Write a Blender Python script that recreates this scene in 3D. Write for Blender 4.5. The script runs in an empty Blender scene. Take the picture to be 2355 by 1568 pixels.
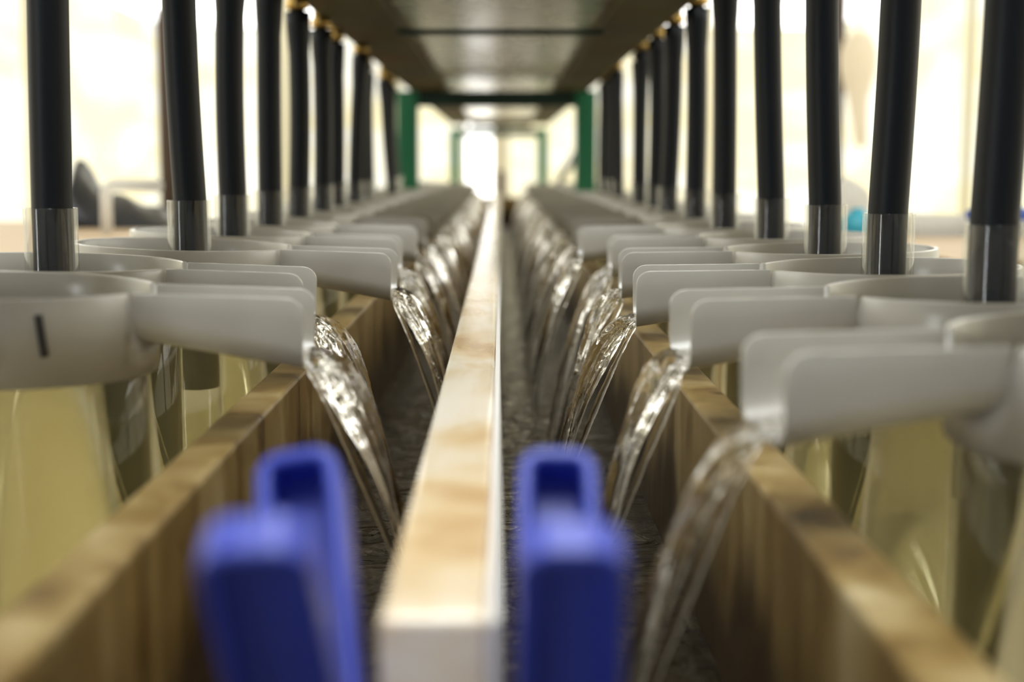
import bpy, bmesh, math, random
from mathutils import Vector, Matrix
R = math.radians
C = bpy.context.scene.collection
scene = bpy.context.scene

# ------------------------------------------------------------------ camera
ZC = 1.115                      # height of the lens above the floor
F = 3271.0                      # focal length in pixels of a 2355 wide frame
PITCH = math.atan((784 - 380) / F)
YAW = math.atan(25.5 / F)
cam_d = bpy.data.cameras.new('camera')
cam = bpy.data.objects.new('camera', cam_d)
C.objects.link(cam)
cam.location = (0, 0, ZC)
cam.rotation_euler = (math.pi / 2 - PITCH, 0, -YAW)
cam_d.sensor_width = 36
cam_d.lens = F / 2355 * 36
cam_d.clip_start = 0.02
cam_d.clip_end = 60
cam_d.dof.use_dof = True
cam_d.dof.focus_distance = 0.98
cam_d.dof.aperture_fstop = 4.5
scene.camera = cam

# ------------------------------------------------------------------ light and exposure
world = bpy.data.worlds.new('world')
scene.world = world
world.use_nodes = True
bg = world.node_tree.nodes['Background']
bg.inputs[0].default_value = (0.80, 0.88, 1.0, 1)
bg.inputs[1].default_value = 0.20
scene.view_settings.view_transform = 'Standard'
scene.view_settings.look = 'None'
scene.view_settings.exposure = 0.38
scene.view_settings.gamma = 1.0
scene.cycles.max_bounces = 28
scene.cycles.transmission_bounces = 24
scene.cycles.transparent_max_bounces = 48
scene.view_settings.use_curve_mapping = False
WHITE_PANE = ((1.0, 0.98, 0.92), 3.4)
YELLOW_PANE = ((1.0, 0.95, 0.64), 1.12)
SIDE_PANE = ((0.92, 0.96, 1.0), 9.0)
FILL_PANEL = ((0.94, 0.97, 1.0), 11.0)


# ------------------------------------------------------------------ helpers
def at(px, py, Y):
    """world x and z of the photograph's pixel at distance Y along the trough"""
    u = (px - 1177.5) / F
    v = (784 - py) / F
    d = cam.rotation_euler.to_matrix() @ Vector((u, v, -1))
    t = Y / d.y
    return d.x * t, ZC + d.z * t


def link(name, me, mat=None, parent=None, smooth=False):
    o = bpy.data.objects.new(name, me)
    C.objects.link(o)
    if mat is not None and not me.materials:
        me.materials.append(mat)
    if parent is not None:
        o.parent = parent
    if smooth:
        me.polygons.foreach_set('use_smooth', [True] * len(me.polygons))
    return o


def mesh_of(bm, name):
    me = bpy.data.meshes.new(name)
    bmesh.ops.recalc_face_normals(bm, faces=bm.faces[:])
    bm.to_mesh(me)
    bm.free()
    return me


def obj(name, bm, mat, parent=None, smooth=False, bevel=0, seg=2):
    o = link(name, mesh_of(bm, name), mat, parent, smooth)
    if bevel:
        b = o.modifiers.new('bevel', 'BEVEL')
        b.width = bevel
        b.segments = seg
        b.limit_method = 'ANGLE'
        b.angle_limit = R(40)
    return o


def box(bm, x0, x1, y0, y1, z0, z1):
    m = Matrix.Translation(((x0 + x1) / 2, (y0 + y1) / 2, (z0 + z1) / 2)) @ Matrix.Diagonal((x1 - x0, y1 - y0, z1 - z0, 1))
    bmesh.ops.create_cube(bm, size=1, matrix=m)
    return bm


def boxo(name, dims, mat, parent=None, bevel=0):
    return obj(name, box(bmesh.new(), *dims), mat, parent, bevel=bevel)


def lathe(bm, prof, n=64, close=False):
    rings = []
    for r, z in prof:
        if r < 1e-6:
            rings.append([bm.verts.new((0, 0, z))])
        else:
            rings.append([bm.verts.new((r * math.cos(2 * math.pi * k / n), r * math.sin(2 * math.pi * k / n), z)) for k in range(n)])
    pairs = list(zip(rings[:-1], rings[1:]))
    if close:
        pairs.append((rings[-1], rings[0]))
    for a, b in pairs:
        for k in range(n):
            k2 = (k + 1) % n
            if len(a) == 1 and len(b) == 1:
                continue
            if len(a) == 1:
                bm.faces.new((a[0], b[k], b[k2]))
            elif len(b) == 1:
                bm.faces.new((a[k], a[k2], b[0]))
            else:
                bm.faces.new((a[k], a[k2], b[k2], b[k]))
    return bm


def tube(bm, pts, radii, n=20, cap=True):
    """a round tube swept along points, with a radius per point"""
    pts = [Vector(p) for p in pts]
    if not isinstance(radii, (list, tuple)):
        radii = [radii] * len(pts)
    rings = []
    up = None
    for i, p in enumerate(pts):
        t = (pts[min(i + 1, len(pts) - 1)] - pts[max(i - 1, 0)]).normalized()
        if up is None:
            up = t.orthogonal().normalized()
        up = (up - t * up.dot(t)).normalized()
        s = t.cross(up)
        rings.append([bm.verts.new(p + radii[i] * (math.cos(2 * math.pi * k / n) * up + math.sin(2 * math.pi * k / n) * s)) for k in range(n)])
    for a, b in zip(rings[:-1], rings[1:]):
        for k in range(n):
            bm.faces.new((a[k], a[(k + 1) % n], b[(k + 1) % n], b[k]))
    if cap:
        bm.faces.new(rings[0][::-1])
        bm.faces.new(rings[-1])
    return bm


def thing(name, label, cat, loc=(0, 0, 0), group=None, rz=0):
    o = bpy.data.objects.new(name, None)
    C.objects.link(o)
    o.empty_display_size = 0.03
    o.location = loc
    o.rotation_euler = (0, 0, rz)
    return tag(o, label, cat, group)


def tag(o, label, cat, group=None, kind=None):
    o['label'] = label
    o['category'] = cat
    if group:
        o['group'] = group
    if kind:
        o['kind'] = kind
    return o


def struct(o):
    o['kind'] = 'structure'
    return o


def kids(o):
    return [c for c in bpy.data.objects if c.parent == o]


def dup(o, parent=None, tree=None):
    c = o.copy()
    C.objects.link(c)
    c.parent = parent
    for ch in (tree or TREE).get(o.name, []):
        dup(ch, c, tree)
    return c


TREE = {}


# ------------------------------------------------------------------ materials
def mat(name, col, rough=0.5, metal=0.0, spec=0.5, coat=0.0):
    m = bpy.data.materials.new(name)
    m.use_nodes = True
    b = m.node_tree.nodes['Principled BSDF']
    b.inputs['Base Color'].default_value = (*col, 1)
    b.inputs['Roughness'].default_value = rough
    b.inputs['Metallic'].default_value = metal
    b.inputs['Specular IOR Level'].default_value = spec
    b.inputs['Coat Weight'].default_value = coat
    return m


def nodes(m):
    return m.node_tree.nodes, m.node_tree.links, m.node_tree.nodes['Principled BSDF']


def noise_col(m, stops, scale=(1, 1, 1), detail=4, nscale=5.0, distort=0.0, bump=0.0, rough=None):
    """procedural colour: stretched noise through a ramp"""
    n, l, b = nodes(m)
    tc = n.new('ShaderNodeTexCoord')
    mp = n.new('ShaderNodeMapping')
    mp.inputs['Scale'].default_value = scale
    l.new(tc.outputs['Object'], mp.inputs['Vector'])
    no = n.new('ShaderNodeTexNoise')
    no.inputs['Scale'].default_value = nscale
    no.inputs['Detail'].default_value = detail
    no.inputs['Distortion'].default_value = distort
    l.new(mp.outputs[0], no.inputs['Vector'])
    rp = n.new('ShaderNodeValToRGB')
    els = rp.color_ramp.elements
    while len(els) < len(stops):
        els.new(0.5)
    for e, (p, c) in zip(els, stops):
        e.position = p
        e.color = (*c, 1)
    l.new(no.outputs['Fac'], rp.inputs[0])
    l.new(rp.outputs[0], b.inputs['Base Color'])
    if bump:
        bp = n.new('ShaderNodeBump')
        bp.inputs['Strength'].default_value = bump
        bp.inputs['Distance'].default_value = 0.002
        l.new(no.outputs['Fac'], bp.inputs['Height'])
        l.new(bp.outputs[0], b.inputs['Normal'])
    if rough:
        mr = n.new('ShaderNodeMapRange')
        mr.inputs['To Min'].default_value = rough[0]
        mr.inputs['To Max'].default_value = rough[1]
        l.new(no.outputs['Fac'], mr.inputs['Value'])
        l.new(mr.outputs[0], b.inputs['Roughness'])
    return m, no, rp


def overlay(m, stops, scale, nscale, detail=3, distort=0.5, mode='MULTIPLY', fac=1.0):
    """a second noise layer (stains, wet patches) over the base colour"""
    n, l, b = nodes(m)
    src = b.inputs['Base Color'].links[0].from_socket
    tc = n.new('ShaderNodeTexCoord')
    mp = n.new('ShaderNodeMapping')
    mp.inputs['Scale'].default_value = scale
    l.new(tc.outputs['Object'], mp.inputs['Vector'])
    no = n.new('ShaderNodeTexNoise')
    no.inputs['Scale'].default_value = nscale
    no.inputs['Detail'].default_value = detail
    no.inputs['Distortion'].default_value = distort
    l.new(mp.outputs[0], no.inputs['Vector'])
    rp = n.new('ShaderNodeValToRGB')
    els = rp.color_ramp.elements
    while len(els) < len(stops):
        els.new(0.5)
    for e, (p, c) in zip(els, stops):
        e.position = p
        e.color = (*c, 1)
    l.new(no.outputs['Fac'], rp.inputs[0])
    mx = n.new('ShaderNodeMix')
    mx.data_type = 'RGBA'
    mx.blend_type = mode
    mx.inputs['Factor'].default_value = fac
    l.new(src, mx.inputs['A'])
    l.new(rp.outputs[0], mx.inputs['B'])
    l.new(mx.outputs['Result'], b.inputs['Base Color'])
    return m


def emit(name, col, strength):
    m = bpy.data.materials.new(name)
    m.use_nodes = True
    n, l = m.node_tree.nodes, m.node_tree.links
    n.remove(n['Principled BSDF'])
    e = n.new('ShaderNodeEmission')
    e.inputs[0].default_value = (*col, 1)
    e.inputs[1].default_value = strength
    l.new(e.outputs[0], n['Material Output'].inputs[0])
    return m


def clear(name, col, rough=0.02, boost=1.0):
    """thin clear acrylic: straight-through transparency with a glossy skin"""
    m = bpy.data.materials.new(name)
    m.use_nodes = True
    n, l = m.node_tree.nodes, m.node_tree.links
    n.remove(n['Principled BSDF'])
    t = n.new('ShaderNodeBsdfTransparent')
    t.inputs[0].default_value = (*col, 1)
    g = n.new('ShaderNodeBsdfGlossy')
    g.inputs['Roughness'].default_value = rough
    f = n.new('ShaderNodeLayerWeight')     # reflection of a thin pane, the same from both of its sides
    f.inputs['Blend'].default_value = 0.5
    pw = n.new('ShaderNodeMath')
    pw.operation = 'POWER'
    pw.inputs[1].default_value = 3.2
    l.new(f.outputs['Facing'], pw.inputs[0])
    mu = n.new('ShaderNodeMath')
    mu.operation = 'MULTIPLY_ADD'
    mu.inputs[1].default_value = 0.7 * boost
    mu.inputs[2].default_value = 0.045 * boost
    mu.use_clamp = True
    l.new(pw.outputs[0], mu.inputs[0])
    x = n.new('ShaderNodeMixShader')
    l.new(mu.outputs[0], x.inputs[0])
    l.new(t.outputs[0], x.inputs[1])
    l.new(g.outputs[0], x.inputs[2])
    l.new(x.outputs[0], n['Material Output'].inputs[0])
    return m


def water_mat(name, col, ior=1.33):
    m = mat(name, col, 0.0, 0.0, 0.5)
    b = m.node_tree.nodes['Principled BSDF']
    b.inputs['Transmission Weight'].default_value = 1.0
    b.inputs['IOR'].default_value = ior
    return m


M = {}
M['collar'] = mat('grey_plastic', (0.56, 0.54, 0.50), 0.22)
noise_col(M['collar'], [(0.35, (0.465, 0.440, 0.375)), (0.7, (0.53, 0.51, 0.45))], nscale=14, detail=3)
M['mark'] = mat('black_marker', (0.02, 0.018, 0.015), 0.5)
M['acrylic'] = clear('clear_acrylic', (0.985, 0.98, 0.95))
n_, l_ = M['acrylic'].node_tree.nodes, M['acrylic'].node_tree.links
out_ = n_['Material Output']
prev = out_.inputs[0].links[0].from_socket
tl = n_.new('ShaderNodeBsdfTranslucent')
tl.inputs[0].default_value = (0.99, 0.91, 0.54, 1)
fm = n_.new('ShaderNodeMixShader')
fm.inputs[0].default_value = 0.15
l_.new(prev, fm.inputs[1])
l_.new(tl.outputs[0], fm.inputs[2])
l_.new(fm.outputs[0], out_.inputs[0])
M['tube'] = clear('clear_tube', (0.975, 0.975, 0.965), boost=1.15)
M['jarwater'] = water_mat('jar_water', (0.985, 0.97, 0.86))
M['stream'] = water_mat('falling_water', (1.0, 0.985, 0.95))
M['rubber'] = mat('black_rubber', (0.010, 0.012, 0.017), 0.45, spec=0.30)
M['brass'] = mat('brass', (0.62, 0.42, 0.14), 0.32, 1.0)
M['blue'] = mat('blue_plastic', (0.034, 0.058, 0.43), 0.40)
M['blackgrip'] = mat('dark_steel', (0.05, 0.05, 0.055), 0.35, 0.9)
M['white'] = mat('white_plastic', (0.82, 0.82, 0.80), 0.35)
def see_through(m, col, f):
    n, l = m.node_tree.nodes, m.node_tree.links
    o_ = n['Material Output']
    p_ = o_.inputs[0].links[0].from_socket
    t_ = n.new('ShaderNodeBsdfTranslucent')
    t_.inputs[0].default_value = (*col, 1)
    x_ = n.new('ShaderNodeMixShader')
    x_.inputs[0].default_value = f
    l.new(p_, x_.inputs[1])
    l.new(t_.outputs[0], x_.inputs[2])
    l.new(x_.outputs[0], o_.inputs[0])
    return m


see_through(M['white'], (.97, .97, .95), .7)
M['blackbag'] = mat('black_sheet', (0.016, 0.017, 0.020), 0.38)
M['turq'] = mat('turquoise_plastic', (0.05, 0.42, 0.55), 0.35)
M['bluetool'] = mat('mid_blue_plastic', (0.06, 0.13, 0.50), 0.4)
M['cloth'] = see_through(mat('cream_cloth', (0.93, 0.85, 0.74), 0.9), (1.0, .95, .86), .8)
M['green'] = mat('green_paint', (0.02, 0.16, 0.075), 0.30)
M['darkpost'] = mat('dark_wood', (0.07, 0.042, 0.03), 0.6)
noise_col(M['darkpost'], [(0.3, (0.045, 0.028, 0.022)), (0.7, (0.10, 0.06, 0.042))], (1, 1, 0.15), nscale=30)

M['side'] = mat('wet_side_wood', (0.4, 0.3, 0.14), 0.38)
noise_col(M['side'], [(0.28, (0.12, 0.070, 0.018)), (0.42, (0.27, 0.18, 0.06)), (0.55, (0.34, 0.25, 0.105)), (0.70, (0.46, 0.37, 0.20)), (0.8, (0.50, 0.43, 0.28))],
          (1, 1, 0.06), nscale=30, detail=5, distort=0.4, bump=0.25, rough=(0.2, 0.45))
overlay(M['side'], [(0.36, (0.50, 0.44, 0.28)), (0.48, (0.80, 0.74, 0.58)), (0.60, (1, 1, 1))], (1, 0.9, 0.8), 13, 4, 0.9)
# splashed, soaked lower part with a wavy edge of its own
n_, l_, b_ = nodes(M['side'])
src_ = b_.inputs['Base Color'].links[0].from_socket
tc = n_.new('ShaderNodeTexCoord')
sx_ = n_.new('ShaderNodeSeparateXYZ')
l_.new(tc.outputs['Object'], sx_.inputs[0])
mp = n_.new('ShaderNodeMapping')
mp.inputs['Scale'].default_value = (0, 1, 0)
l_.new(tc.outputs['Object'], mp.inputs['Vector'])
wv = n_.new('ShaderNodeTexNoise')
wv.inputs['Scale'].default_value = 9
wv.inputs['Detail'].default_value = 2
l_.new(mp.outputs[0], wv.inputs['Vector'])
ma = n_.new('ShaderNodeMath')
ma.operation = 'MULTIPLY_ADD'
ma.inputs[1].default_value = 0.16
l_.new(wv.outputs['Fac'], ma.inputs[0])
l_.new(sx_.outputs['Z'], ma.inputs[2])
mr = n_.new('ShaderNodeMapRange')
mr.interpolation_type = 'SMOOTHSTEP'
mr.inputs['From Min'].default_value = 0.300
mr.inputs['From Max'].default_value = 0.345
l_.new(ma.outputs[0], mr.inputs['Value'])
mx = n_.new('ShaderNodeMix')
mx.data_type = 'RGBA'
mx.blend_type = 'MULTIPLY'
l_.new(mr.outputs[0], mx.inputs['Factor'])
mx.inputs['Factor'].default_value = 1
rw = n_.new('ShaderNodeMix')
rw.data_type = 'RGBA'
rw.inputs['A'].default_value = (0.22, 0.15, 0.10, 1)
rw.inputs['B'].default_value = (1, 1, 1, 1)
l_.new(mr.outputs[0], rw.inputs['Factor'])
l_.remove(mx.inputs['Factor'].links[0])
mx.inputs['Factor'].default_value = 1
l_.new(src_, mx.inputs['A'])
l_.new(rw.outputs['Result'], mx.inputs['B'])
l_.new(mx.outputs['Result'], b_.inputs['Base Color'])
M['divider'] = mat('pale_divider_wood', (0.8, 0.66, 0.45), 0.30)
noise_col(M['divider'], [(0.25, (0.70, 0.48, 0.24)), (0.40, (0.86, 0.70, 0.46)), (0.55, (0.92, 0.82, 0.64)), (0.8, (0.95, 0.89, 0.77))],
          (1, 0.16, 1), nscale=22, detail=4, distort=0.6, bump=0.05, rough=(0.10, 0.26))
M['divider'].node_tree.nodes['Principled BSDF'].inputs['Coat Weight'].default_value = 0.5
M['divider'].node_tree.nodes['Principled BSDF'].inputs['Coat Roughness'].default_value = 0.12
overlay(M['divider'], [(0.33, (0.60, 0.38, 0.17)), (0.44, (0.90, 0.78, 0.58)), (0.54, (1, 1, 1))], (1, 0.6, 1), 9, 3, 0.6)
M['liner'] = mat('white_liner', (0.85, 0.83, 0.78), 0.25)
M['troughfloor'] = mat('dark_wet_wood', (0.03, 0.02, 0.012), 0.3)
noise_col(M['troughfloor'], [(0.3, (0.012, 0.008, 0.005)), (0.7, (0.06, 0.04, 0.022))], (1, 0.3, 1), nscale=22)
M['channel'] = mat('channel_water', (0.5, 0.45, 0.36), 0.02)
M['bench'] = mat('bench_wood', (0.80, 0.68, 0.36), 0.45)
noise_col(M['bench'], [(0.3, (0.74, 0.61, 0.29)), (0.7, (0.86, 0.76, 0.45))], (1, 0.12, 1), nscale=20, detail=5)
M['table'] = mat('tan_table', (0.62, 0.46, 0.29), 0.5)
noise_col(M['table'], [(0.3, (0.56, 0.40, 0.24)), (0.7, (0.68, 0.52, 0.34))], (0.15, 1, 1), nscale=16, detail=4)
M['beam'] = mat('stained_beam', (0.12, 0.10, 0.045), 0.6, spec=0.3)
noise_col(M['beam'], [(0.25, (0.044, 0.038, 0.012)), (0.5, (0.084, 0.076, 0.032)), (0.75, (0.13, 0.118, 0.06))], (1, 0.25, 1), nscale=9, detail=5, rough=(0.6, 0.8))
overlay(M['beam'], [(0.42, (1, 1, 1)), (0.60, (1.0, 0.72, 0.40)), (0.72, (1.5, 0.70, 0.25))], (1, 0.5, 1), 7, 4, 0.5)
M['sheet'] = mat('galvanised_sheet', (0.40, 0.38, 0.34), 0.22, 0.45)
noise_col(M['sheet'], [(0.3, (0.50, 0.48, 0.43)), (0.55, (0.78, 0.76, 0.71)), (0.8, (0.88, 0.86, 0.81))], (1, 0.35, 1), nscale=9, detail=4, rough=(0.16, 0.36))
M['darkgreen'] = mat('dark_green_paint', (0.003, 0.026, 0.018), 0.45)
M['wallpaint'] = mat('cream_wall', (0.78, 0.73, 0.58), 0.8)
M['floor'] = mat('concrete_floor', (0.35, 0.31, 0.25), 0.7)
noise_col(M['floor'], [(0.3, (0.28, 0.25, 0.20)), (0.7, (0.42, 0.38, 0.31))], nscale=6, detail=6)
M['ceil'] = mat('white_ceiling', (0.80, 0.80, 0.78), 0.8)
M['frame'] = mat('pale_frame', (0.70, 0.66, 0.52), 0.6)
M['pane_white'] = emit('bright_pane', *WHITE_PANE)
M['fill_panel'] = emit('overhead_fill', *FILL_PANEL)
M['pane_cool'] = emit('cool_pane', *SIDE_PANE)
M['pane_yellow'] = emit('yellowed_pane', *YELLOW_PANE)
n_, l_ = M['pane_yellow'].node_tree.nodes, M['pane_yellow'].node_tree.links
tc = n_.new('ShaderNodeTexCoord')
mp = n_.new('ShaderNodeMapping')
mp.inputs['Scale'].default_value = (0.5, 0.5, 2.0)
l_.new(tc.outputs['Object'], mp.inputs['Vector'])
no = n_.new('ShaderNodeTexNoise')
no.inputs['Scale'].default_value = 1.6
no.inputs['Detail'].default_value = 3
l_.new(mp.outputs[0], no.inputs['Vector'])
rp = n_.new('ShaderNodeValToRGB')
rp.color_ramp.elements[0].position = .38
rp.color_ramp.elements[0].color = (1.0, 0.90, 0.55, 1)
rp.color_ramp.elements[1].position = .60
rp.color_ramp.elements[1].color = (1.0, 0.97, 0.82, 1)
l_.new(no.outputs['Fac'], rp.inputs[0])
l_.new(rp.outputs[0], n_['Emission'].inputs[0])

# channel water: clear skin over a dark bottom, rippled
n_, l_, b_ = nodes(M['channel'])
b_.inputs['Transmission Weight'].default_value = 1.0
b_.inputs['IOR'].default_value = 1.33
tc = n_.new('ShaderNodeTexCoord')
no1 = n_.new('ShaderNodeTexNoise')
no1.inputs['Scale'].default_value = 34
no1.inputs['Detail'].default_value = 3
no1.inputs['Distortion'].default_value = 1.2
l_.new(tc.outputs['Object'], no1.inputs['Vector'])
bp = n_.new('ShaderNodeBump')
bp.inputs['Strength'].default_value = 0.45
bp.inputs['Distance'].default_value = 0.009
l_.new(no1.outputs['Fac'], bp.inputs['Height'])
l_.new(bp.outputs[0], b_.inputs['Normal'])

# ------------------------------------------------------------------ the room
XW, Y0, Y1, ZH = 2.7, -2.6, 12.0, 2.95
struct(boxo('floor', (-XW - .1, XW + .1, Y0, Y1 + .1, -0.1, 0), M['floor']))
struct(boxo('ceiling', (-XW - .1, XW + .1, Y0, Y1 + .1, ZH, ZH + .08), M['ceil']))
win = 0
for side, s in (('left', -1), ('right', 1)):
    bm = bmesh.new()
    xa, xb = (s * XW, s * (XW + .1))
    xa, xb = min(xa, xb), max(xa, xb)
    box(bm, xa, xb, Y0, Y1, 0, 0.25)
    if s > 0:
        box(bm, xa, xb, Y0, 1.02, 0.2501, 2.7999)
    else:                                  # a narrow window near the entrance
        box(bm, xa, xb, Y0, -1.75, 0.2501, 2.7999)
        box(bm, xa, xb, -1.35, 1.02, 0.2501, 2.7999)
        box(bm, xa, xb, -1.7499, -1.3501, 0.2501, 0.95)
        box(bm, xa, xb, -1.7499, -1.3501, 2.45, 2.7999)
        win += 1
        struct(boxo('window_%d' % win, (xa + .04, xa + .06, -1.7499, -1.3501, .9501, 2.4499), M['pane_cool']))
    struct(obj('wall_' + side, bm, M['wallpaint']))
    bm = bmesh.new()
    box(bm, xa, xb, Y0, Y1, 2.8, ZH)
    k = Y0 + 3.65
    while k < Y1 + .01:
        box(bm, xa - .005, xb + .005, k - .03, k + .03, 0.2501, 2.7999)
        k += 3.65
    struct(obj('trim_%d' % (1 if s < 0 else 2), bm, M['frame']))
    k = Y0 + 3.65
    while k < Y1 - .1:
        for z0, z1, mm in ((0.25, 2.25, 'pane_yellow'), (2.25, 2.8, 'pane_white')):
            win += 1
            xc = s * (XW + .05)
            struct(boxo('window_%d' % win, (xc - .01, xc + .01, k + .03, k + 3.62, z0, z1), M[mm]))
        k += 3.65
struct(boxo('wall_back', (-XW, XW, Y1, Y1 + .1, 0, 0.25), M['wallpaint']))
bm = bmesh.new()
box(bm, -XW, XW, Y1, Y1 + .1, 2.8, ZH)
box(bm, -XW, XW, Y1, Y1 + .1, 2.24, 2.25)
for k in range(7):
    x = -XW + k * 0.9
    box(bm, x - .07, x + .07, Y1 - .005, Y1 + .105, 0.2501, 2.7999)
struct(obj('trim_3', bm, M['frame']))
for k in range(6):
    for z0, z1, mm in ((0.25, 2.24, 'pane_yellow'), (2.25, 2.8, 'pane_white')):
        x = -XW + k * 0.9
        x0, x1 = x + .07, x + .83
        spans = [(x0, x1, mm)]
        if k == 2 and mm == 'pane_yellow':          # added bright pane, stands in for a white blur at the far end
            spans = [(x0, -.31, mm), (-.29, -.07, 'pane_white')]
        for xa, xb, m_ in spans:
            win += 1
            struct(boxo('window_%d' % win, (xa, xb, Y1 + .04, Y1 + .06, z0, z1), M[m_]))
win += 1
struct(boxo('window_%d' % win, (-.28, .28, -.7, 1.4, ZH - .02, ZH - .004), M['fill_panel']))  # unseen glowing panel added overhead to brighten the divider, narrowed to shade the collars
# ------------------------------------------------------------------ the bench and the trough
def zr(v):
    return ZC + v


bench = thing('work_bench', 'long pale yellow wooden bench carrying the trough and both rows of jars', 'bench', (0, 0, 0))
boxo('bench_top', (-0.46, 0.46, 0.12, 8.3, zr(-.482), zr(-.447)), M['bench'], bench, .003)
for y in (0.3, 3.0, 5.6, 8.1):
    for x in (-0.42, 0.42):
        boxo('leg', (x - .035, x + .035, y - .035, y + .035, 0, zr(-.482)), M['bench'], bench, .003)

TOPZ = zr(-.137)
WATER = zr(-.258)
trough = thing('trough', 'long wooden water trough split into two channels by a pale divider board', 'trough', (0, 0, zr(-.447)))
tz = zr(-.447)
o = boxo('side_board', (-.155, -.132, 0.14, 6.6, 0, TOPZ - tz), M['side'], trough, .0025)
o = boxo('side_board', (.112, .136, 0.14, 6.6, 0, TOPZ - tz), M['side'], trough, .0025)
o = boxo('divider_board', (-.0345, -.0040, .384, 6.4, .142, zr(-.125) - tz), M['divider'], trough, .0025)
o['label'] = 'pale cream divider board with tan stains'
o = boxo('divider_liner', (-.0038, -.0005, .386, 6.4, .142, zr(-.1265) - tz), M['liner'], trough, .0006)
o['label'] = 'thin white strip along the divider'
boxo('floor_board', (-.132, .112, .14, 6.6, .11, .141), M['troughfloor'], trough)
boxo('end_board', (-.131, .111, .355, .378, .1415, zr(-.170) - tz), M['side'], trough, .002)
boxo('end_board', (-.131, .111, 6.42, 6.44, .1415, zr(-.140) - tz), M['side'], trough, .002)

for nm, x0, x1, lab in (('left', -.1318, -.0347, 'dark rippling water in the left channel of the trough'),
                        ('right', -.0003, .1118, 'dark rippling water in the right channel of the trough')):
    bm = bmesh.new()
    box(bm, x0, x1, .380, 6.41, WATER - .034, WATER)
    o = obj('channel_water', bm, M['channel'])
    tag(o, lab, 'water', kind='stuff')

# ------------------------------------------------------------------ hatching jars
RO, TH, CH = 0.085, 0.0034, 0.043       # collar radius, wall, height
LT = 0.165                              # ring centre to spout tip
SW = 0.029                              # half width of the spout
JR = 0.0788


def spout_bottom(x):
    k = (x - 0.078) / (LT - 0.078)
    return -0.0235 - 0.0125 * k


def make_collar():
    bm = bmesh.new()
    n = 96
    th0 = math.asin(SW / RO)
    ri = RO - TH
    vs = []
    for k in range(n):
        a = 2 * math.pi * k / n
        d = min(a, 2 * math.pi - a)
        top = 0.0
        if d < th0:                       # the mouth into the spout
            y = abs(math.sin(a) * RO)
            rr = 0.012
            zb = spout_bottom(0.080)
            e = y - (SW - rr)
            top = zb if e < 0 else zb + rr - math.sqrt(max(rr * rr - e * e, 0))
        c, s = math.cos(a), math.sin(a)
        e = .0009 if top == 0 else 0
        vs.append([bm.verts.new((r * c, r * s, z)) for r, z in
                   ((RO, -CH), (RO, top - e), (RO - e, top), (ri + e, top), (ri, top - e), (ri, -CH))])
    for k in range(n):
        a, b = vs[k], vs[(k + 1) % n]
        for i in range(6):
            j = (i + 1) % 6
            bm.faces.new((a[i], b[i], b[j], a[j]))
    return bm


def make_spout():
    bm = bmesh.new()
    rr = 0.012
    xs = [0.0795 + (LT - 0.0795) * k / 14 for k in range(13)] + [LT - .009, LT - .006, LT - .0035, LT - .0015, LT - .0004, LT]
    xs = sorted(set(xs))
    rt = 0.009
    prof_n = 6
    outer = []
    for x in xs:
        zb = spout_bottom(x)
        top = 0.0
        e = x - (LT - rt)
        if e > 0:
            top = -rt + math.sqrt(max(rt * rt - e * e, 0))
        row = [(-SW, top), (-SW, (top + zb + rr) / 2)]
        for q in range(prof_n + 1):
            a = math.pi + (math.pi / 2) * q / prof_n
            row.append((-SW + rr + rr * math.cos(a), zb + rr + rr * math.sin(a)))
        row.append((0, zb))
        for q in range(prof_n + 1):
            a = 1.5 * math.pi + (math.pi / 2) * q / prof_n
            row.append((SW - rr + rr * math.cos(a), zb + rr + rr * math.sin(a)))
        row += [(SW, (top + zb + rr) / 2), (SW, top)]
        outer.append([bm.verts.new((x, y, z)) for y, z in row])
    for a, b in zip(outer[:-1], outer[1:]):
        for i in range(len(a) - 1):
            bm.faces.new((a[i], a[i + 1], b[i + 1], b[i]))
    return bm


jar_label = '{} of {} clear hatching jar with grey collar, {} from the front'
collar_me = mesh_of(make_collar(), 'collar')
collar_me.polygons.foreach_set('use_smooth', [True] * len(collar_me.polygons))
spout_me = mesh_of(make_spout(), 'spout')
spout_me.polygons.foreach_set('use_smooth', [True] * len(spout_me.polygons))
for me in (collar_me, spout_me):
    me.materials.append(M['collar'])
JB = -.381                               # jar foot below the rim
body_bm = lathe(bmesh.new(), [(0, JB), (JR - .004, JB), (JR - .001, JB + .001), (JR, JB + .004), (JR, -.040)], 72)
body_me = mesh_of(body_bm, 'jar_body')
water_bm = lathe(bmesh.new(), [(0, JB + .004), (JR - .008, JB + .004), (JR - .0025, JB + .008), (JR - .0015, JB + .014), (JR - .0015, -.0215), (JR - .003, -.0205), (0, -.0205)], 72)
jwater_me = mesh_of(water_bm, 'jar_water')
for me, mm in ((body_me, 'acrylic'), (jwater_me, 'jarwater')):
    me.materials.append(M[mm])
    me.polygons.foreach_set('use_smooth', [True] * len(me.polygons))

ORD = ['first', 'second', 'third', 'fourth', 'fifth', 'sixth', 'seventh', 'eighth', 'ninth', 'tenth', 'eleventh', 'twelfth', 'thirteenth',
       'fourteenth', 'fifteenth', 'sixteenth', 'seventeenth', 'eighteenth', 'nineteenth', 'twentieth', 'twenty-first', 'twenty-second']

RIM = {'left': zr(-.0610), 'right': zr(-.0650)}


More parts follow.
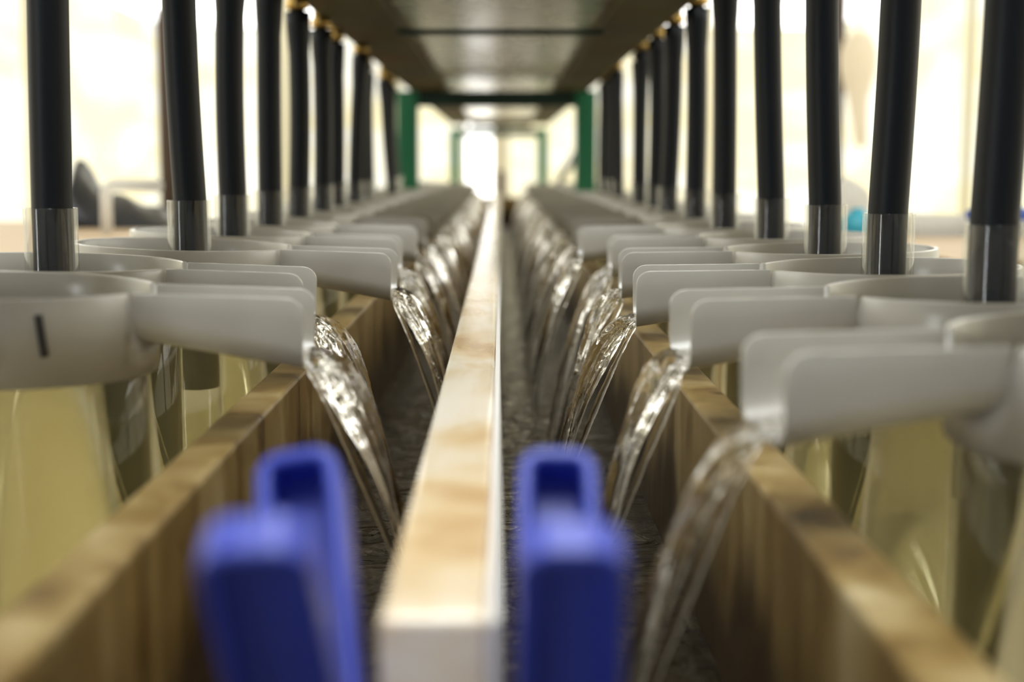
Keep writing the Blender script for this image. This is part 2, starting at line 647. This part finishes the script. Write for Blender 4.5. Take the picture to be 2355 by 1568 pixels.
def make_jar(loc, rz, tilt):
    j = thing('hatching_jar', 'x', 'jar', loc, None, rz)
    link('jar_body', body_me, None, j)
    link('jar_water', jwater_me, None, j)
    c = link('collar', collar_me, None, j)
    s = link('spout', spout_me, None, c)
    sm = s.modifiers.new('wall', 'SOLIDIFY')
    sm.thickness = .0026
    sm.offset = 0
    bv = s.modifiers.new('edge', 'BEVEL')
    bv.width = .0008
    bv.segments = 2
    bv.limit_method = 'ANGLE'
    bv.angle_limit = R(50)
    c.rotation_euler = (0, tilt, 0)
    return j, c


# row data: depth, ring x, yaw (degrees), tube x, hose top x
rows = {'left': [], 'right': []}
L = [  # Y, ringX, yaw, hose base px, hose top (px, py)
    (0.740, -.265, 1.5, None, None),
    (0.915, -.287, -1, (119, 482), (112, 0)),
    (1.120, -.248, -1, (437, 462), (416, 0)),
    (1.330, -.258, 0, (536, 455), (532, 0)),
    (1.550, -.256, 2, (622, 450), (618, 0)),
    (1.790, -.258, -2, (688, 455), (684, 35)),
    (2.020, -.256, 0, (742, 460), (738, 70)),
    (2.240, -.258, 1, (774, 450), (771, 100)),
    (2.480, -.256, -2, (817, 450), (829, 150)),
    (2.700, -.257, 0, (839, 440), (836, 150)),
    (2.940, -.258, 0, (849, 440), (845, 180)),
    (3.180, -.256, 0, (902, 430), (884, 185)),
    (3.400, -.256, 0, (905, 430), (898, 200)),
    (3.620, -.256, 0, (911, 430), (894, 200)),
]
Rr = [
    (0.556, .264, 6, None, None),
    (0.755, .2585, 4, (2288, 525), (2316, 0)),
    (0.930, .2530, -3, (2041, 500), (2066, 0)),
    (1.130, .2600, -2, (1897, 477), (1894, 0)),
    (1.350, .2680, 0, (1773, 460), (1766, 0)),
    (1.570, .2510, 3, (1666, 450), (1668, 0)),
    (1.850, .2570, 0, (1599, 445), (1603, 20)),
    (2.090, .2580, 0, (1538, 440), (1551, 60)),
    (2.310, .2560, -2, (1508, 440), (1511, 91)),
    (2.550, .2570, 0, (1471, 440), (1479, 119)),
    (2.790, .2580, 2, (1468, 440), (1470, 140)),
    (3.070, .2560, 0, (1422, 430), (1419, 166)),
    (3.300, .2560, 0, (1402, 430), (1403, 180)),
    (3.520, .2560, 0, (1386, 430), (1391, 190)),
]
for Y in (3.86 + .27 + .24 * k for k in range(6)):
    L.append((Y, -.257, 0, None, 'none'))
    Rr.append((Y, .257, 0, None, 'none'))

rnd = random.Random(4)


# ------------------------------------------------------------------ falling water
def make_stream(seed, v=0.33, drop=0.158, wide=0.0062):
    """a streaked, slightly twisting rope of water along a ballistic path; origin at the lip of the spout, flowing to +x"""
    rn = random.Random(seed)
    bm = bmesh.new()
    T = math.sqrt(2 * drop / 9.81)

    def frame(q):
        if q < 0:
            return Vector((q * .10, 0, .0022)), Vector((0, 0, 1))
        t = q * T
        dx, dz = v, -9.81 * t
        ln = math.hypot(dx, dz)
        return Vector((v * t, 0, -4.905 * t * t + .0022)), Vector((-dz / ln, 0, dx / ln))

    Y_ = Vector((0, 1, 0))
    n, m = 110, 72
    waves = [(rn.randint(2, 3), rn.uniform(0, 6.28), rn.uniform(-5, 5), .16), (rn.randint(4, 6), rn.uniform(0, 6.28), rn.uniform(-8, 8), .13),
             (rn.randint(8, 10), rn.uniform(0, 6.28), rn.uniform(-9, 9), .08), (rn.randint(13, 16), rn.uniform(0, 6.28), rn.uniform(-12, 12), .04)]
    p1, p2 = rn.uniform(0, 6.28), rn.uniform(0, 6.28)
    rings = []
    for k in range(n + 1):
        q = -0.10 + 1.10 * k / n
        c, nn = frame(q)
        qq = max(q, 0)
        grow = min(1, .30 + 3.2 * qq)
        hw = wide * grow * (1.10 - .62 * qq) * (1 + .16 * math.sin(9 * qq + p1))
        hy = (.0180 * (1 - qq) ** 1.7 + .0038) * (1 + .12 * math.sin(8 * qq + p2))
        ang = .9 * math.sin(3.2 * qq + p1) * qq
        ca, sa = math.cos(ang), math.sin(ang)
        row = []
        for i in range(m):
            f = 2 * math.pi * i / m
            r = 1.0
            for w, p, tw, am in waves:
                r += am * math.sin(w * f + p + tw * qq) * (.35 + .65 * min(1, qq * 4))
            r += (.08 * math.sin(5 * f + 46 * qq + p2) + .07 * math.sin(9 * f - 61 * qq)) * math.exp(-4.5 * qq)
            u, w_ = r * math.cos(f) * hw, r * math.sin(f) * hy
            row.append(bm.verts.new(c + nn * (u * ca - w_ * sa) + Y_ * (u * sa + w_ * ca)))
        rings.append(row)
    for a_, b_2 in zip(rings[:-1], rings[1:]):
        for i in range(m):
            bm.faces.new((a_[i], a_[(i + 1) % m], b_2[(i + 1) % m], b_2[i]))
    bm.faces.new(rings[0][::-1])
    bm.faces.new(rings[-1])
    # thin strands that leave the body and rejoin it
    for i in range(2):
        ph, tw = rn.uniform(0, 6.28), rn.choice((-1, 1)) * rn.uniform(2.5, 5)
        q0 = rn.uniform(.02, .25)
        side = i == 0                          # one strand runs apart, below the body
        q1 = rn.uniform(.72, .9)
        if side:
            q0 = .03
        pts, rad = [], []
        for k in range(61):
            q = q0 + (1 - q0) * k / 60
            c, nn = frame(q)
            a = ph + tw * q
            hw = wide * (1.25 - .70 * q) * min(1, .35 + 3.2 * q)
            hy = .018 * (1 - q) ** 1.7 + .005
            if side:
                gap = math.sin(math.pi * min(1, (q - q0) / (q1 - q0))) ** .7 if q < q1 else 0
                pts.append(c - nn * (.0035 + .0085 * gap) * min(1, .3 + 6 * q) + Y_ * hy * .4 * math.cos(1.5 * q + ph))
                rad.append(.0019 + .0004 * math.sin(9 * q + ph))
            else:
                pts.append(c + nn * hw * math.sin(a) + Y_ * hy * math.cos(a))
                rad.append(.0014 + .0006 * math.sin(9 * q + ph))
        tube(bm, pts, rad, 10)
    me = mesh_of(bm, 'tmp')
    o = bpy.data.objects.new('tmp', me)
    C.objects.link(o)
    rm = o.modifiers.new('r', 'REMESH')
    rm.mode = 'VOXEL'
    rm.voxel_size = .0009
    sm = o.modifiers.new('s', 'SMOOTH')
    sm.factor = .5
    sm.iterations = 4
    tx = bpy.data.textures.new('ripple', 'CLOUDS')
    tx.noise_scale = .010
    dm = o.modifiers.new('d', 'DISPLACE')
    dm.texture = tx
    dm.strength = .0009
    dm.mid_level = .5
    dg = bpy.context.evaluated_depsgraph_get()
    res = bpy.data.meshes.new_from_object(o.evaluated_get(dg))
    bpy.data.objects.remove(o)
    res.name = 'water_stream'
    # keep the largest connected surface only
    b2 = bmesh.new()
    b2.from_mesh(res)
    seen, best = set(), []
    for v0 in b2.verts:
        if v0 in seen:
            continue
        comp, st = [], [v0]
        seen.add(v0)
        while st:
            u = st.pop()
            comp.append(u)
            for e in u.link_edges:
                w = e.other_vert(u)
                if w not in seen:
                    seen.add(w)
                    st.append(w)
        if len(comp) > len(best):
            best = comp
    keep = set(best)
    bmesh.ops.delete(b2, geom=[x for x in b2.verts if x not in keep], context='VERTS')
    b2.to_mesh(res)
    b2.free()
    res.materials.clear()
    res.materials.append(M['stream'])
    res.polygons.foreach_set('use_smooth', [True] * len(res.polygons))
    return res


stream_me = [make_stream(11, .31), make_stream(23, .33), make_stream(37, .32), make_stream(51, .36, wide=.0066)]

# ------------------------------------------------------------------ tubes and hoses
TUBE_R = .0168
tube_bm = lathe(bmesh.new(), [(TUBE_R, -.36), (TUBE_R, .0335), (TUBE_R - .0002, .034), (TUBE_R - .0015, .034), (TUBE_R - .0017, .0335), (TUBE_R - .0017, -.36)], 48, close=True)
tube_me = mesh_of(tube_bm, 'clear_tube')
tube_me.materials.append(M['tube'])
tube_me.polygons.foreach_set('use_smooth', [True] * len(tube_me.polygons))

HOSE_R = .0128
HTOP = {'left': zr(.187), 'right': zr(.199)}    # hose tops
header = thing('header_tray', 'long stained overhead tray with glossy underside above the trough', 'water header', (0, 0, zr(.205)))

nfit = 0


def fitting(x, y, side):
    """brass barb under the hose top, elbow into the tray's side"""
    s = -1 if side == 'left' else 1
    bm = bmesh.new()
    zh = HTOP[side] - zr(.205)             # hose top in the tray's own height
    lx = x
    xe = s * .252 if s < 0 else .244
    tube(bm, [(lx, y, zh - .012), (lx, y, zh + .004), (lx, y, zh + .0041), (lx, y, zh + .015), (lx, y, zh + .0151), (lx, y, .034), (lx, y, .040)],
         [.0095, .0095, .0138, .0138, .0105, .0105, .009], 16)
    a, b = (lx + s * .004, xe - s * .004)
    tube(bm, [(a, y, .032), (b, y, .032)], .0088, 14)
    return obj('brass_fitting', bm, M['brass'], header, smooth=True)


def hose(side, Y, base, top, idx):
    s = -1 if side == 'left' else 1
    HZ = HTOP[side]
    bx, bz = at(base[0], base[1], Y)
    tx, tz_ = at(top[0], top[1], Y)
    # carry the lean on up to the fitting
    k = (HZ - bz) / (tz_ - bz)
    hx = bx + (tx - bx) * k
    zlow = RIM[side] - .118
    pts, rad = [], []
    n = 22
    amp = rnd.uniform(-.0025, .0025)
    lean = (hx - bx) / (HZ - bz)
    for i in range(n + 1):
        q = i / n
        z = zlow + (HZ - zlow) * q
        u = (z - bz) / (HZ - bz)
        if u < 0:
            x = bx + lean * .15 * u * (HZ - bz)
        else:
            x = bx + (hx - bx) * u + amp * math.sin(math.pi * u)
        pts.append((x, Y + .0015 * math.sin(3 * q + idx), z))
        rad.append(HOSE_R)
    r2 = []
    for p in pts:
        d = HZ - p[2]
        r2.append(HOSE_R + .0028 * max(0, 1 - d / .045) ** .6 if d < .045 else HOSE_R)
    bm = bmesh.new()
    tube(bm, pts, r2, 28)
    o = obj('water_hose', bm, M['rubber'], None, smooth=True)
    fitting(hx, Y, side)
    return o, bx


count = {'left': len(L), 'right': len(Rr)}
for side, data in (('left', L), ('right', Rr)):
    s = -1 if side == 'left' else 1
    for i, (Y, X, yaw, base, top) in enumerate(data):
        far = top == 'none'
        rz = (0 if side == 'left' else math.pi) + R(yaw)
        tilt = R(2.0 if side == 'left' else 0.8)
        j, c = make_jar((X, Y, RIM[side]), rz, tilt)
        j['label'] = 'clear hatching jar with grey plastic spout, %s from the front in the %s row' % (ORD[i], side)
        j['group'] = 'hatching jars in the %s row' % side
        if side == 'left' and i == 0:
            for (aa, z0, z1, sl) in ((R(-58), -.0075, -.0275, .0030), (R(-79), -.006, -.029, .011)):
                bm = bmesh.new()
                pts = []
                for q in range(7):
                    u = q / 6
                    a = aa + (sl * u) / RO
                    pts.append((math.cos(a) * RO, math.sin(a) * RO, z0 + (z1 - z0) * u))
                tube(bm, pts, .0021, 8)
                mk = obj('painted_mark', bm, M['mark'], c, smooth=True)
                mk['label'] = 'black painted stroke on the collar'
        # the water leaving the spout
        cs, sn = math.cos(rz), math.sin(rz)
        lip = LT - .004
        st = link('water_stream', stream_me[(i * 3 + (0 if s < 0 else 1)) % 4] if i else stream_me[3])
        zl = RIM[side] + spout_bottom(LT) + .0014 - math.sin(tilt) * lip
        st.location = (X + cs * lip, Y + sn * lip, zl)
        st.rotation_euler = (0, 0, rz)
        k = (zl - WATER + .004) / .158
        st.scale = (1, 1, k)
        tag(st, 'stream of clear water falling from the %s spout from the front in the %s row' % (ORD[i], side), 'water stream', 'streams falling from the %s spouts' % side)
        if far:
            continue
        if base is None:
            vx = {('left', 0): -.292, ('right', 0): .29}.get((side, i), s * (.258 + .004 * rnd.random()))
            pxb = 1152 + vx * F / Y
            base, top = (pxb, 450), (pxb, 150 if i > 3 else 0)
            if (side, i) == ('left', 0):
                top = (pxb - 60, 0)
        h, bx = hose(side, Y, base, top, i)
        tag(h, 'black rubber hose feeding the %s jar from the front in the %s row' % (ORD[i], side), 'hose', 'black hoses over the %s row' % side)
        t = link('clear_tube', tube_me)
        t.location = (bx + s * .001, Y, RIM[side])
        tag(t, 'clear tube around the hose of the %s jar from the front in the %s row' % (ORD[i], side), 'tube', 'clear tubes in the %s row' % side)

# ------------------------------------------------------------------ header tray and green frames
for x0, x1 in ((-.252, -.153), (.153, .244)):
    boxo('side_beam', (x0, x1, .25, 7.3, 0, .075), M['beam'], header, .003)
boxo('underside_sheet', (-.154, .154, 1.50, 7.3, .022, .026), M['sheet'], header)
_, zbar = at(1150, 80, 2.15)
boxo('cross_bar', (-.153, .153, 2.145, 2.16, zbar - zr(.205), zbar - zr(.205) + .008), M['darkgreen'], header)
boxo('cross_bar', (-.153, .153, .9, .92, -.001, .0215), M['darkgreen'], header)
boxo('end_board', (-.153, .153, 7.27, 7.3, -.012, .0215), M['beam'], header)

for Y, lab in ((4.0, 'nearer green steel frame of two posts and a bar under the tray'), (8.1, 'farther green steel frame beyond the end of the tray')):
    fr = thing('steel_frame', lab, 'frame', (0, Y, zr(-.447)))
    top = .447 + .205
    for px_ in (-.258, .236):
        boxo('post', (px_ - .029, px_ + .029, -.029, .029, 0, top - .0005), M['green'], fr, .004)
    boxo('cross_bar', (-.2285, .2065, -.02, .02, top - .044, top - .001), M['darkgreen'], fr, .003)


# ------------------------------------------------------------------ blue spring clamps
def handle_bm(w, h, d, inset):
    """one lever: a plate with a rounded, slightly tapered top and a hollow face (towards -y)"""
    bm = bmesh.new()
    pts = []
    wt = w * .94
    r = w * .30
    pts.append((-w / 2, 0))
    pts.append((w / 2, 0))
    for k in range(7):
        a = math.pi / 2 * k / 6
        pts.append((wt / 2 - r + r * math.cos(a), h - r + r * math.sin(a)))
    for k in range(7):
        a = math.pi / 2 + math.pi / 2 * k / 6
        pts.append((-wt / 2 + r + r * math.cos(a), h - r + r * math.sin(a)))
    f = [bm.verts.new((x, -d / 2, z)) for x, z in pts]
    b = [bm.verts.new((x, d / 2, z)) for x, z in pts]
    ff = bm.faces.new(f)
    bm.faces.new(b[::-1])
    for k in range(len(f)):
        k2 = (k + 1) % len(f)
        bm.faces.new((f[k], b[k], b[k2], f[k2]))
    bmesh.ops.recalc_face_normals(bm, faces=bm.faces[:])
    bmesh.ops.inset_region(bm, faces=[ff], thickness=w * .17)
    g = bmesh.ops.extrude_discrete_faces(bm, faces=[ff])
    nf = g['faces'][0]
    for v in nf.verts:
        v.co.y += inset
    return bm


def clamp(label, fx, fy_top, Yf, bxp, by_top, Yb, foot_x, wf, wb, leanf):
    xf, zf = at(fx, fy_top, Yf)
    xb, zb = at(bxp, by_top, Yb)
    piv = Vector((foot_x, .3665, zr(-.158)))
    root = thing('spring_clamp', label, 'clamp', piv)
    for nm, tip, w, ins in (('handle', Vector((xf, Yf, zf)), wf, .0045), ('handle', Vector((xb, Yb, zb)), wb, .015)):
        sgn = -1 if tip.y < piv.y else 1
        foot = piv + Vector((0, sgn * .013, 0.0))
        ax = (tip - foot)
        h = ax.length
        bm = handle_bm(w, h, .013 if sgn < 0 else .019, ins)
        zax = ax.normalized()
        yax = Vector((0, 1, 0))
        yax = (yax - zax * yax.dot(zax)).normalized()
        xax = yax.cross(zax)
        m = Matrix((xax, yax, zax)).transposed().to_4x4()
        m.translation = foot - piv
        bmesh.ops.transform(bm, matrix=m, verts=bm.verts[:])
        obj(nm, bm, M['blue'], root, bevel=.0028, seg=3)
    for sgn in (-1, 1):                    # jaws gripping the end board
        bm = bmesh.new()
        y0, y1 = sorted((sgn * .0115, sgn * .022))
        box(bm, -.011, .011, y0, y1, -.040, -.001)
        obj('jaw', bm, M['blue'], root, bevel=.002)
    bm = bmesh.new()
    tube(bm, [(-.015, 0, -.004), (.015, 0, -.004)], .006, 16)
    obj('spring', bm, M['blackgrip'], root, smooth=True)
    return root


clamp('left blue plastic spring clamp, tilted, on the trough end board left of the divider', 578, 1222, .305, 694, 1062, .435, -.051, .0268, .0272, 0)
clamp('right blue plastic spring clamp, upright, on the trough end board right of the divider', 1318, 1228, .320, 1280, 1064, .440, .0165, .0268, .0256, 0)

# ------------------------------------------------------------------ the sides of the room, seen between the hoses
TT = zr(-.115)


def side_table(label, x0, x1, y0, y1):
    t = thing('side_table', label, 'table', ((x0 + x1) / 2, (y0 + y1) / 2, 0))
    hx, hy = (x1 - x0) / 2, (y1 - y0) / 2
    boxo('table_top', (-hx, hx, -hy, hy, TT - .03, TT), M['table'], t, .003)
    for sx in (-1, 1):
        for sy in (-1, 1):
            cx, cy = sx * (hx - .05), sy * (hy - .05)
            boxo('leg', (cx - .025, cx + .025, cy - .025, cy + .025, 0, TT - .03), M['table'], t)
    return t


side_table('tan side table on the left, under the black sheet', -1.9, -.50, 1.75, 2.95)
side_table('tan side table on the right, under the white tray', .56, 1.9, 1.75, 2.62)

# crumpled black plastic sheet
bm = bmesh.new()
nx, ny = 36, 16
xa, _ = at(172, 500, 2.8)
xb, _ = at(420, 500, 2.8)
prof = [(0, .02), (.06, .055), (.13, .118), (.17, .122), (.24, .085), (.33, .062), (.45, .058), (.6, .048), (.75, .036), (.88, .026), (1, .006)]


def interp(tb, q):
    for (a, va), (b, vb) in zip(tb[:-1], tb[1:]):
        if a <= q <= b:
            return va + (vb - va) * (q - a) / (b - a)
    return tb[-1][1]


rn = random.Random(8)
grid = []
for i in range(nx + 1):
    row = []
    for jx in range(ny + 1):
        q, p = i / nx, jx / ny
        hgt = interp(prof, q) * math.sin(math.pi * p) ** .6 + (.004 * math.sin(19 * q + 7 * p) + rn.uniform(0, .004)) * math.sin(math.pi * p)
        row.append(bm.verts.new((xa + (xb - xa) * q + .006 * math.sin(9 * p), 2.62 + .24 * p, TT + .001 + max(hgt, 0))))
    grid.append(row)
for i in range(nx):
    for jx in range(ny):
        bm.faces.new((grid[i][jx], grid[i + 1][jx], grid[i + 1][jx + 1], grid[i][jx + 1]))
o = obj('black_plastic_sheet', bm, M['blackbag'], None, smooth=True)
sd = o.modifiers.new('t', 'SOLIDIFY')
sd.thickness = .002
sd.offset = -1
tag(o, 'crumpled black plastic sheet heaped on the left side table', 'plastic sheet')

# white pipe elbow standing on the left table
xa, _ = at(246, 520, 2.45)
xb, za = at(372, 425, 2.45)
bm = bmesh.new()
pts = [(xa, 2.45, TT), (xa, 2.45, za - .018)]
for k in range(1, 6):
    a = math.pi / 2 * k / 5
    pts.append((xa + .018 * (1 - math.cos(a)), 2.45, za - .018 + .018 * math.sin(a)))
pts.append((xb, 2.45, za - .002))
tube(bm, pts, .0105, 18)
o = obj('white_pipe_elbow', bm, M['white'], None, smooth=True)
tag(o, 'white plastic pipe elbow standing on the left table before the black sheet', 'pipe')

# dark wooden posts
for px, py_top, w, lab in ((375, 12, .058, 'dark brown round-topped wooden post behind the left side table'), (1944, -400, .044, 'dark brown wooden post behind the right side table')):
    Y = 5.0
    x, z = at(px, py_top, Y)
    z = min(z, ZH - .002)
    bm = bmesh.new()
    if py_top > 0:
        lathe(bm, [(0, 0), (w / 2, 0), (w / 2, z - .07), (w * .40, z - .02), (w * .22, z - .004), (0, z)], 24)
    else:
        lathe(bm, [(0, 0), (w / 2, 0), (w / 2, z), (0, z)], 24)
    o = obj('wooden_post', bm, M['darkpost'], None, smooth=True)
    o.location = (x, Y, 0)
    tag(o, lab, 'post')

# white tray, blue tool, turquoise bottle and white cloth on the right table
x0, z0 = at(2085, 520, 2.38)
bm = bmesh.new()
box(bm, x0, x0 + .42, 2.30, 2.60, TT, TT + .028)
bmesh.ops.recalc_face_normals(bm, faces=bm.faces[:])
bm.faces.ensure_lookup_table()
tf = max(bm.faces, key=lambda f: f.calc_center_median().z)
bmesh.ops.inset_region(bm, faces=[tf], thickness=.012)
for v in tf.verts:
    v.co.z -= .018
o = obj('white_tray', bm, M['white'], None, bevel=.003)
tag(o, 'white shallow tray on the right side table', 'tray')
xa, _ = at(2178, 478, 2.42)
bm = bmesh.new()
tube(bm, [(xa, 2.42, TT + .0225), (xa + .02, 2.42, TT + .0225), (xa + .022, 2.42, TT + .0225), (xa + .09, 2.42, TT + .0225), (xa + .10, 2.42, TT + .0225)], [.007, .009, .0122, .0122, .008], 16)
bmesh.ops.translate(bm, verts=bm.verts[:], vec=(0, 0, .0131))
o = obj('blue_tool', bm, M['bluetool'], None, smooth=True)
o.location = (0, -.104, 0)
tag(o, 'blue cylindrical tool lying on the rim of the white tray', 'tool')
x, z = at(1972, 500, 2.3)
bm = lathe(bmesh.new(), [(0, 0), (.026, 0), (.030, .004), (.031, .022), (.024, .032), (.012, .040), (.010, .046), (0, .047)], 32)
o = obj('turquoise_bottle', bm, M['turq'], None, smooth=True)
o.location = (x, 2.3, TT)
tag(o, 'small turquoise bottle on the right side table', 'bottle')
# crumpled white rag
bm = bmesh.new()
bmesh.ops.create_icosphere(bm, subdivisions=4, radius=1)
rn = random.Random(3)
for v in bm.verts:
    d = 1 + .12 * math.sin(5 * v.co.x + 3 * v.co.z) + .09 * math.sin(9 * v.co.y + 4 * v.co.x)
    v.co *= d
    v.co = Vector((v.co.x * .035, v.co.y * .035, (v.co.z + 1.15) * .043 * (1 if v.co.z > -.5 else 1)))
o = obj('white_rag', bm, M['white'], None, smooth=True)
x, z = at(1955, 470, 2.5)
o.location = (x, 2.5, TT - .004)
tag(o, 'crumpled white rag on the right table behind the turquoise bottle', 'rag')
# cream cloth hanging on the right post
x, z = at(1975, 70, 4.93)
bm = bmesh.new()
pr = [(0, 0), (.03, -.01), (.052, -.035), (.066, -.08), (.066, -.12), (.05, -.18), (.032, -.23), (.026, -.30), (.022, -.36), (.012, -.39), (0, -.395)]
lathe(bm, pr, 36)
for v in bm.verts:
    a = math.atan2(v.co.y, v.co.x)
    rr = math.hypot(v.co.x, v.co.y)
    f = 1 + .10 * math.sin(6 * a + v.co.z * 9) * min(1, -v.co.z * 5)
    v.co.x *= f
    v.co.y *= f * .45
    v.co.x += max(0, -v.co.z - .2) * .10
o = obj('hanging_cloth', bm, M['cloth'], None, smooth=True)
o.location = (x, 4.925, z)
tag(o, 'cream cloth bundle hanging on the right dark wooden post', 'cloth')

# things at the far end of the room
x, z = at(1152, 395, 7.0)
bm = lathe(bmesh.new(), [(0, 0), (.026, 0), (.026, z - .01), (.022, z), (0, z)], 20)
o = obj('wooden_stake', bm, M['darkpost'], None, smooth=True)
o.location = (x, 8.6, 0)
tag(o, 'short dark wooden stake far behind the end of the divider', 'stake')
pts = []
for px, py in ((1326, 350), (1316, 372), (1302, 392), (1290, 410), (1282, 430), (1278, 450)):
    x, z = at(px, py, 8.6)
    pts.append((x, 8.6, z))
pts += [(pts[-1][0], 8.6, .8), (pts[-1][0], 8.6, .4), (pts[-1][0], 8.6, .003)]
bm = bmesh.new()
tube(bm, pts, .022, 14)
o = obj('bent_hose', bm, M['rubber'], None, smooth=True)
tag(o, 'bent dark hose hanging beyond the right green post', 'hose')
